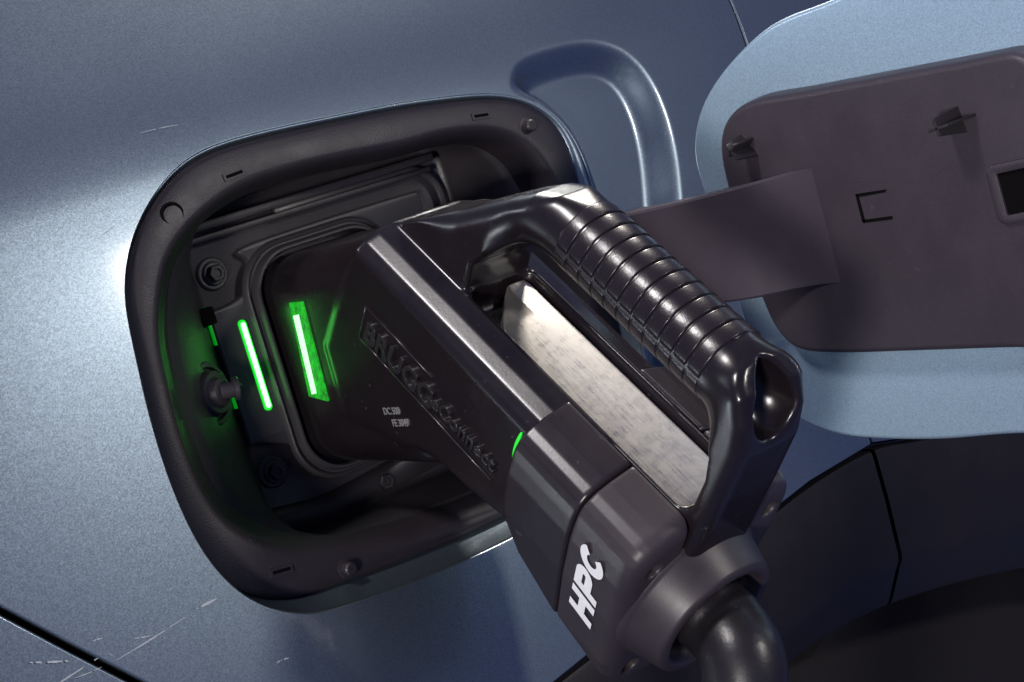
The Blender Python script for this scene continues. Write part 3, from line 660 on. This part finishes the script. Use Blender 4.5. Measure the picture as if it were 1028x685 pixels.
sk = sharp(recalc(obj('latch_socket', V, F, M['panel'], flap)), 40)
prism('socket_shade', X3(offset(si, .0008), .1125), X3(offset(si, .0008), .11085), M['dark'], sk)  # near-black plate over the uncut panel, for the shade of a deep socket

# ================================================================== THE CONNECTOR
X0 = -0.009
D1 = np.array([0, -.729, -.684]); D1 /= np.linalg.norm(D1); D2 = np.array([0, -.684, .729]); D2 /= np.linalg.norm(D2)
V1, V2, VX = Vector(D1), Vector(D2), Vector((1, 0, 0))
def LW(p): p = np.asarray(p); return np.c_[p[:, 0] + X0, np.outer(p[:, 1], D1) [:, 1:] + np.outer(p[:, 2], D2)[:, 1:]]
def P3(x, s, t): return Vector((X0 + x, 0, 0)) + V1 * s + V2 * t
con = thing('charging_connector', 'black plastic charging plug with a ribbed D-handle, pushed into the lit charging port', 'charging plug', P3(0, 0.03, 0.03))
ZN = (D1[1], D2[1], D1[2], D2[2])
def nz_of(p): return -(p[:, 1] * ZN[0] + p[:, 2] * ZN[1]), p[:, 1] * ZN[2] + p[:, 2] * ZN[3]
HULL_X = inset(mirror([(0, -.02), (.0270, -.02), (.0273, .030), (.0279, .0790), (.0271, .0808), (.0245, .0840), (.0202, .0868), (.0145, .0888), (0, .0894)]), .0016)
HULL_S = inset([(.0338, .0850), (.036, .092), (.150, .092), (.150, .042), (.130, .0385), (.110, .0345), (.0935, .0322), (.070, .022), (.045, .010), (.028, .030)], .003)
LOOP_O = inset([(.030, .070), (.0335, .0850), (.0585, .1075), (.080, .1285), (.0885, .1360), (.097, .1408), (.106, .1428), (.171, .1428), (.1780, .1415), (.1845, .1368), (.1888, .1290), (.1908, .1190), (.1905, .100), (.1895, .075), (.1885, .064), (.150, .064), (.080, .064)], .002)
LOOP_I = inset([(.0757, .0780), (.0755, .1000), (.0800, .1068), (.0935, .1175), (.102, .1190), (.110, .1190), (.168, .1190), (.1760, .1172), (.1812, .1120), (.1830, .1040), (.1826, .0930), (.1790, .0870), (.172, .0860), (.090, .0860), (.086, .0780)], .001)
def f_house(p):
    x = np.abs(p[:, 0]); q = np.c_[x, p[:, 2]]; st = p[:, 1:]
    hull = smax(sd_poly(np.c_[p[:, 0], p[:, 2]], HULL_X) - .0016, sd_poly(st, HULL_S) - .003, .004)
    n, z = nz_of(p)
    nose = sbox(np.c_[p[:, 0], n, z], (0, .030, -.0045), (.0270, .058, .0405), .0140)
    d = smin(hull, nose, .0025)
    bar = sbox(p, (0, .130, .070), (.0145, .0535, .0194), .0022)
    d = smin(d, bar, .0015)
    hw = .0138
    slab = smax(sd_poly(st, LOOP_O) - .002, x - hw, .0015 + .0085 * sstep(p[:, 1] * .55 + p[:, 2] * .83, .105, .125) * (1 - .6 * sstep(p[:, 1], .172, .184)))
    slab = smax(slab, -(sd_poly(st, LOOP_I) - .001), .0020)
    # the grip is round where the hand closes on it
    rod = np.hypot(p[:, 0], p[:, 2] - .1306) - .0121
    inr = sstep(p[:, 1], .078, .102) * (1 - sstep(p[:, 1], .170, .182)) * sstep(p[:, 2], .098, .112)
    slab = np.where(inr > 0, slab * (1 - inr) + smax(rod, slab, .001) * inr, slab)
    d = smin(d, slab, .0014)
    # tray for the metal plate between the two rails
    tp = p.copy(); tp[:, 0] = p[:, 0] / (1 + .18 * np.clip((p[:, 2] - .080) / .0085, 0, 1.2))
    d = smax(d, -sbox(tp, (0, .1286, .0890), (.0112, .0530, .0105), .0045), .0010)
    # finger scoop at the back of the handle
    us = (p[:, 1] - .1868) * .91 + (p[:, 2] - .1330) * .41; ut = -(p[:, 1] - .1868) * .41 + (p[:, 2] - .1330) * .91
    sc = np.sqrt((p[:, 0] / (.0090 - .26 * np.clip(ut + .003, 0, .0155))) ** 2 + (us / .0125) ** 2 + (ut / .0125) ** 2)
    d = smax(d, -(sc - 1) * .0085, .0016)
    # back screw hole
    return d
P, F = sdf_mesh(f_house, (-.034, -.062, -.052), (.034, .200, .150), 0.00085)
housing = obj('housing', LW(P), F, M['plug'], con)
# ribbed sleeve of the grip
NS, NA = 520, 96; s0, s1 = .1055, .1690; rings = []; nrib = 11; pitch = (s1 - s0) / nrib
for i in range(NS + 1):
    s = s0 + (s1 - s0) * i / NS; ph = ((s - s0) / pitch) % 1.0
    if i == NS: ph = .999
    dg = min(ph, 1 - ph); bump_ = .00055 * (.55 + .45 * ph) + .0001 * math.sin(math.pi * ph) - .0011 * math.exp(-(dg / .045) ** 2)
    end = min(1, (s - s0) / .0008, (s1 - s) / .0008 + .1)
    ring = []
    for k in range(NA):
        th = 2 * math.pi * k / NA
        dl = abs((th - 1.5 * math.pi + math.pi) % (2 * math.pi) - math.pi); mk_ = min(1, max(0, (dl - .04) / .08)) * (1 - .6 * sstep(math.cos(th), .05, -.35))
        r = .01205 + bump_ * mk_ * end 
        ring.append(P3(r * math.sin(th), s, .1306 + r * math.cos(th)))
    rings.append(ring)
V, F = loft(rings, True, True, True); recalc(obj('grip_sleeve', V, F, M['grip'], con))
# brushed plate in the tray: two facets meeting in a shallow ridge
rows = []
uvs = []
for s in np.linspace(.0775, .1800, 40):
    e = min(1, (s - .0762) / .0022, (.1812 - s) / .006); hr = .0114 * (1 - (1 - e) ** 2 * .35)
    q = min(1, max(0, (s - .0772) / .024)); hl = -.0114 + .0150 * (1 - math.sin(q * math.pi / 2)); hl = max(hl, -hr)
    rows.append([P3(hl, s, .0790), P3(hl, s, .0834 if hl < .002 else .0856), P3(hl + .0004, s, .0838 if hl < .002 else .0860), P3(max(.0030, hl + .0008), s, .0863), P3(hr - .0005, s, .0863), P3(hr, s, .0857), P3(hr, s, .0790)])
    uvs += [(s * 4, u) for u in (0, .01, .02, .12, .22, .23, .24)]
V, F = loft(rows, False)
sharp(recalc(obj('brushed_plate', V, F, M['brushed'], con, uv=uvs)), 12)

RX = mirror([(0, .0105), (.0155, .0105), (.0240, .0175), (.0270, .0252), (.0316, .0491), (.0338, .0667), (.0338, .0735), (.0335, .0772), (.0325, .0802), (.0308, .0825), (.0284, .0843), (.0240, .0863), (.0143, .0893), (0, .0893)])
RXi = inset(RX, .0012)
SH_S = inset([(.1270, .100), (.1270, .0560), (.1305, .0440), (.1385, .0340), (.1600, .0225), (.1720, .0165), (.1720, .100)], .0025)
CAP_S = inset([(.150, .100), (.150, .022), (.1600, .0215), (.1780, .0125), (.1860, .0105), (.1862, .100)], .0025)
def f_shell(p, prof, s_lo, s_hi, back):
    cx = np.c_[p[:, 0], p[:, 2]]
    d = sd_poly(cx, RXi) - .0012
    if not back: d = d + .0058 * (1 - sstep(p[:, 1], .1272, .1306))
    d = smax(d, sd_poly(p[:, 1:], prof) - .0025, .006 if back else .003)
    d = smax(d, np.maximum(s_lo - p[:, 1], p[:, 1] - s_hi), .0012)
    d = smax(d, -sbox(p, (0, .15, .110), (.01465, .08, .05), .001), .0012)
    if back:
        for sx, t in ((-.0246, .0735), (.0246, .0735), (-.0166, .0216), (.0166, .0216)):
            d = smax(d, -np.maximum(np.hypot(p[:, 0] - sx, p[:, 2] - t) - .0031, .1815 - p[:, 1]), .0008)
    return d
P, F = sdf_mesh(lambda p: f_shell(p, SH_S, .1200, .1593, False), (-.037, .122, .005), (.037, .163, .096), 0.0007)
rear = obj('rear_shell', LW(P), F, M['shell'], con)
P, F = sdf_mesh(lambda p: f_shell(p, CAP_S, .1599, .30, True), (-.037, .156, .005), (.037, .190, .096), 0.0007)
cap = obj('end_cap', LW(P), F, M['cap'], con)
for sx, t in ((-.0246, .0735), (.0246, .0735), (-.0166, .0216), (.0166, .0216)):
    sc_ = lathe('screw', P3(sx, .1815, t), V1, VX, [(0, .0030), (.0012, .0030), (.0019, .0025), (.0021, .0014), (.0010, .0012), (.0008, .0002)], M['steel'], con, 24)
# light sliver in the step between housing and rear shell
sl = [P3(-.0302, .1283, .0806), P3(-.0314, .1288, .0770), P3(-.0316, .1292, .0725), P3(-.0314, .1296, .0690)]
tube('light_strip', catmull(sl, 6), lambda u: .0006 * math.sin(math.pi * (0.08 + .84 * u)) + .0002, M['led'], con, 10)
# status light mirrored in the glossy nose side, put in as glowing faces
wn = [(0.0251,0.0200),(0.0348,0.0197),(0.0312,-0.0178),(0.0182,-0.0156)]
nw = prism('nose_reflection', X3(wn, X0 - .0265), X3(wn, X0 - .0277), M['mirrored'], con)
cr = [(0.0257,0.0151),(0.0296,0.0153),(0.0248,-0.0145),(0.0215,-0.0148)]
prism('reflection_core', X3(cr, X0 - .0275), X3(cr, X0 - .0280), M['pale'], nw)
# raised lettering on the left side of the housing
FX = -.0280
def T3(s, t, d=0): return P3(FX - d, s, t)
text_mesh('lettering', 'BRUGG', .0118, V1, V2, T3(.0485, .0520, .0002), .0006, M['letter'], housing, bold=.00010, bev=.00018, spacing=.98)
text_mesh('lettering', 'eConnect', .0082, V1, V2, T3(.0868, .0538, .0002), .0006, M['letter'], housing, bold=.00003, bev=.00022, spacing=1.02)
for (sa, ta, sb, tb) in ((.0460, .0495, .0460, .0640), (.0460, .0640, .0840, .0640), (.0640, .0495, .1200, .0495), (.0460, .0495, .0640, .0495)):
    tube('moulded_line', [T3(sa, ta, -.0001), T3((sa + sb) / 2, (ta + tb) / 2, -.0001), T3(sb, tb, -.0001)], .0004, M['letter'], housing, 8)
# small moulded print on the nose, along the axis of the nose
nx, nzv = Vector((0, -1, 0)), Vector((0, 0, 1))
for body, q in zip(('DC 500', 'FE 3049'), [(0.0680,-0.0232),(0.0715,-0.0275)]):
    text_mesh('lettering', body, .0036, nx, nzv, (X0 - .0276, -q[0], q[1]), .0003, M['print'], housing, bev=.00008, spacing=.9)
# white print on the end cap
def glyph_strokes(strokes, w):
    """heavy strokes as mitred strips: [(closed?, [(u, v)...])]"""
    V, F = [], []
    for pts in strokes:
        P = np.array(pts, float); n = len(P); L_, R_ = [], []
        for i in range(n):
            t0 = P[i] - P[i - 1] if i else P[1] - P[0]; t1 = P[i + 1] - P[i] if i < n - 1 else P[i] - P[i - 1]
            t0 = t0 / np.linalg.norm(t0); t1 = t1 / np.linalg.norm(t1)
            n0 = np.array([-t0[1], t0[0]]); n1 = np.array([-t1[1], t1[0]]); m = n0 + n1; m = m / max(.35, (m @ n1))
            L_.append(P[i] + m * w / 2); R_.append(P[i] - m * w / 2)
        b0 = len(V); V += L_ + R_
        F += [(b0 + i, b0 + n + i, b0 + n + i + 1, b0 + i + 1) for i in range(n - 1)]
    return V, F
def arc(cx, cy, rx, ry, a0, a1, k=16): return [(cx + rx * math.cos(math.radians(a0 + (a1 - a0) * i / k)), cy + ry * math.sin(math.radians(a0 + (a1 - a0) * i / k))) for i in range(k + 1)]
cw, ch, sw = .0104, .0106, .0031; h2 = sw / 2
Hs = [[(h2, 0), (h2, ch)], [(cw - h2, 0), (cw - h2, ch)], [(h2, ch / 2), (cw - h2, ch / 2)]]
Ps = [[(h2, 0), (h2, ch)], [(h2, ch - h2)] + arc(cw - .0033, ch - h2 - .0022, .0021, .0022, 90, -90) + [(h2, ch - h2 - .0044)]]
Cs = [arc(cw / 2 + .0002, ch / 2, cw / 2 - h2, ch / 2 - h2, 36, 324, 26)]
V, F = [], []
for k, gl in enumerate((Hs, Ps, Cs)):
    for j, st_ in enumerate(gl):
        v, f = glyph_strokes([st_], sw); b0 = len(V); dz = .00002 * j
        V += [((u + k * (cw + .0013) - (.0006 if k == 2 else 0)) + .20 * w_, w_, dz) for u, w_ in v]; F += [tuple(b0 + i for i in q) for q in f]
R_ = (V2 * .991 + VX * -.13).normalized(); U_ = -V1; N_ = R_.cross(U_); o0 = P3(-.0302, .1762, .0385) + N_ * .0003
pts_ = [o0 + R_ * u + U_ * w_ + N_ * d_ for u, w_, d_ in V]
obj('lettering', pts_, F, M['white'], cap, smooth=False)
# cable gland and cable
ga = P3(-.003, 0, .052)
lathe('cable_gland', ga, V1, VX, [(.182, .0275), (.1858, .0272), (.1868, .0262), (.1876, .0255), (.1980, .0226), (.1988, .0222), (.1993, .0214), (.1994, .0190), (.1988, .0180), (.1900, .0176)], M['gland'], con, 72, 60)
c0 = ga + V1 * .186
dn = Vector((0.02, 0.03, -1)).normalized()
pts = [c0, ga + V1 * .196, ga + V1 * .2035, (-.0150, -.1915, -.1080), (-.0195, -.1930, -.1195), (-.0270, -.1920, -.1400), (-.0400, -.1890, -.180), (-.055, -.180, -.26), (-.06, -.16, -.40)]
cab = np.array([tuple(v) for v in catmull(pts, 8)])
def sd_line(p, L):
    d = np.full(len(p), 1e9); u = np.zeros(len(p))
    for q in range(len(L) - 1):
        e = L[q + 1] - L[q]; w = p - L[q]; t = np.clip((w @ e) / (e @ e), 0, 1); dd = np.linalg.norm(w - t[:, None] * e, axis=1)
        m = dd < d; d = np.where(m, dd, d); u = np.where(m, (q + t) / (len(L) - 1), u)
    return d, u
def f_cable(p):
    a, u = sd_line(p, cab)
    return a - .0127 - .0004 * np.sin(u * 60) * np.clip(1 - u * 3, 0, 1)
P, F = sdf_mesh(f_cable, (-.085, -.215, -.40), (.012, -.150, -.075), 0.0013)
obj('cable', P, F, M['cable'], con)
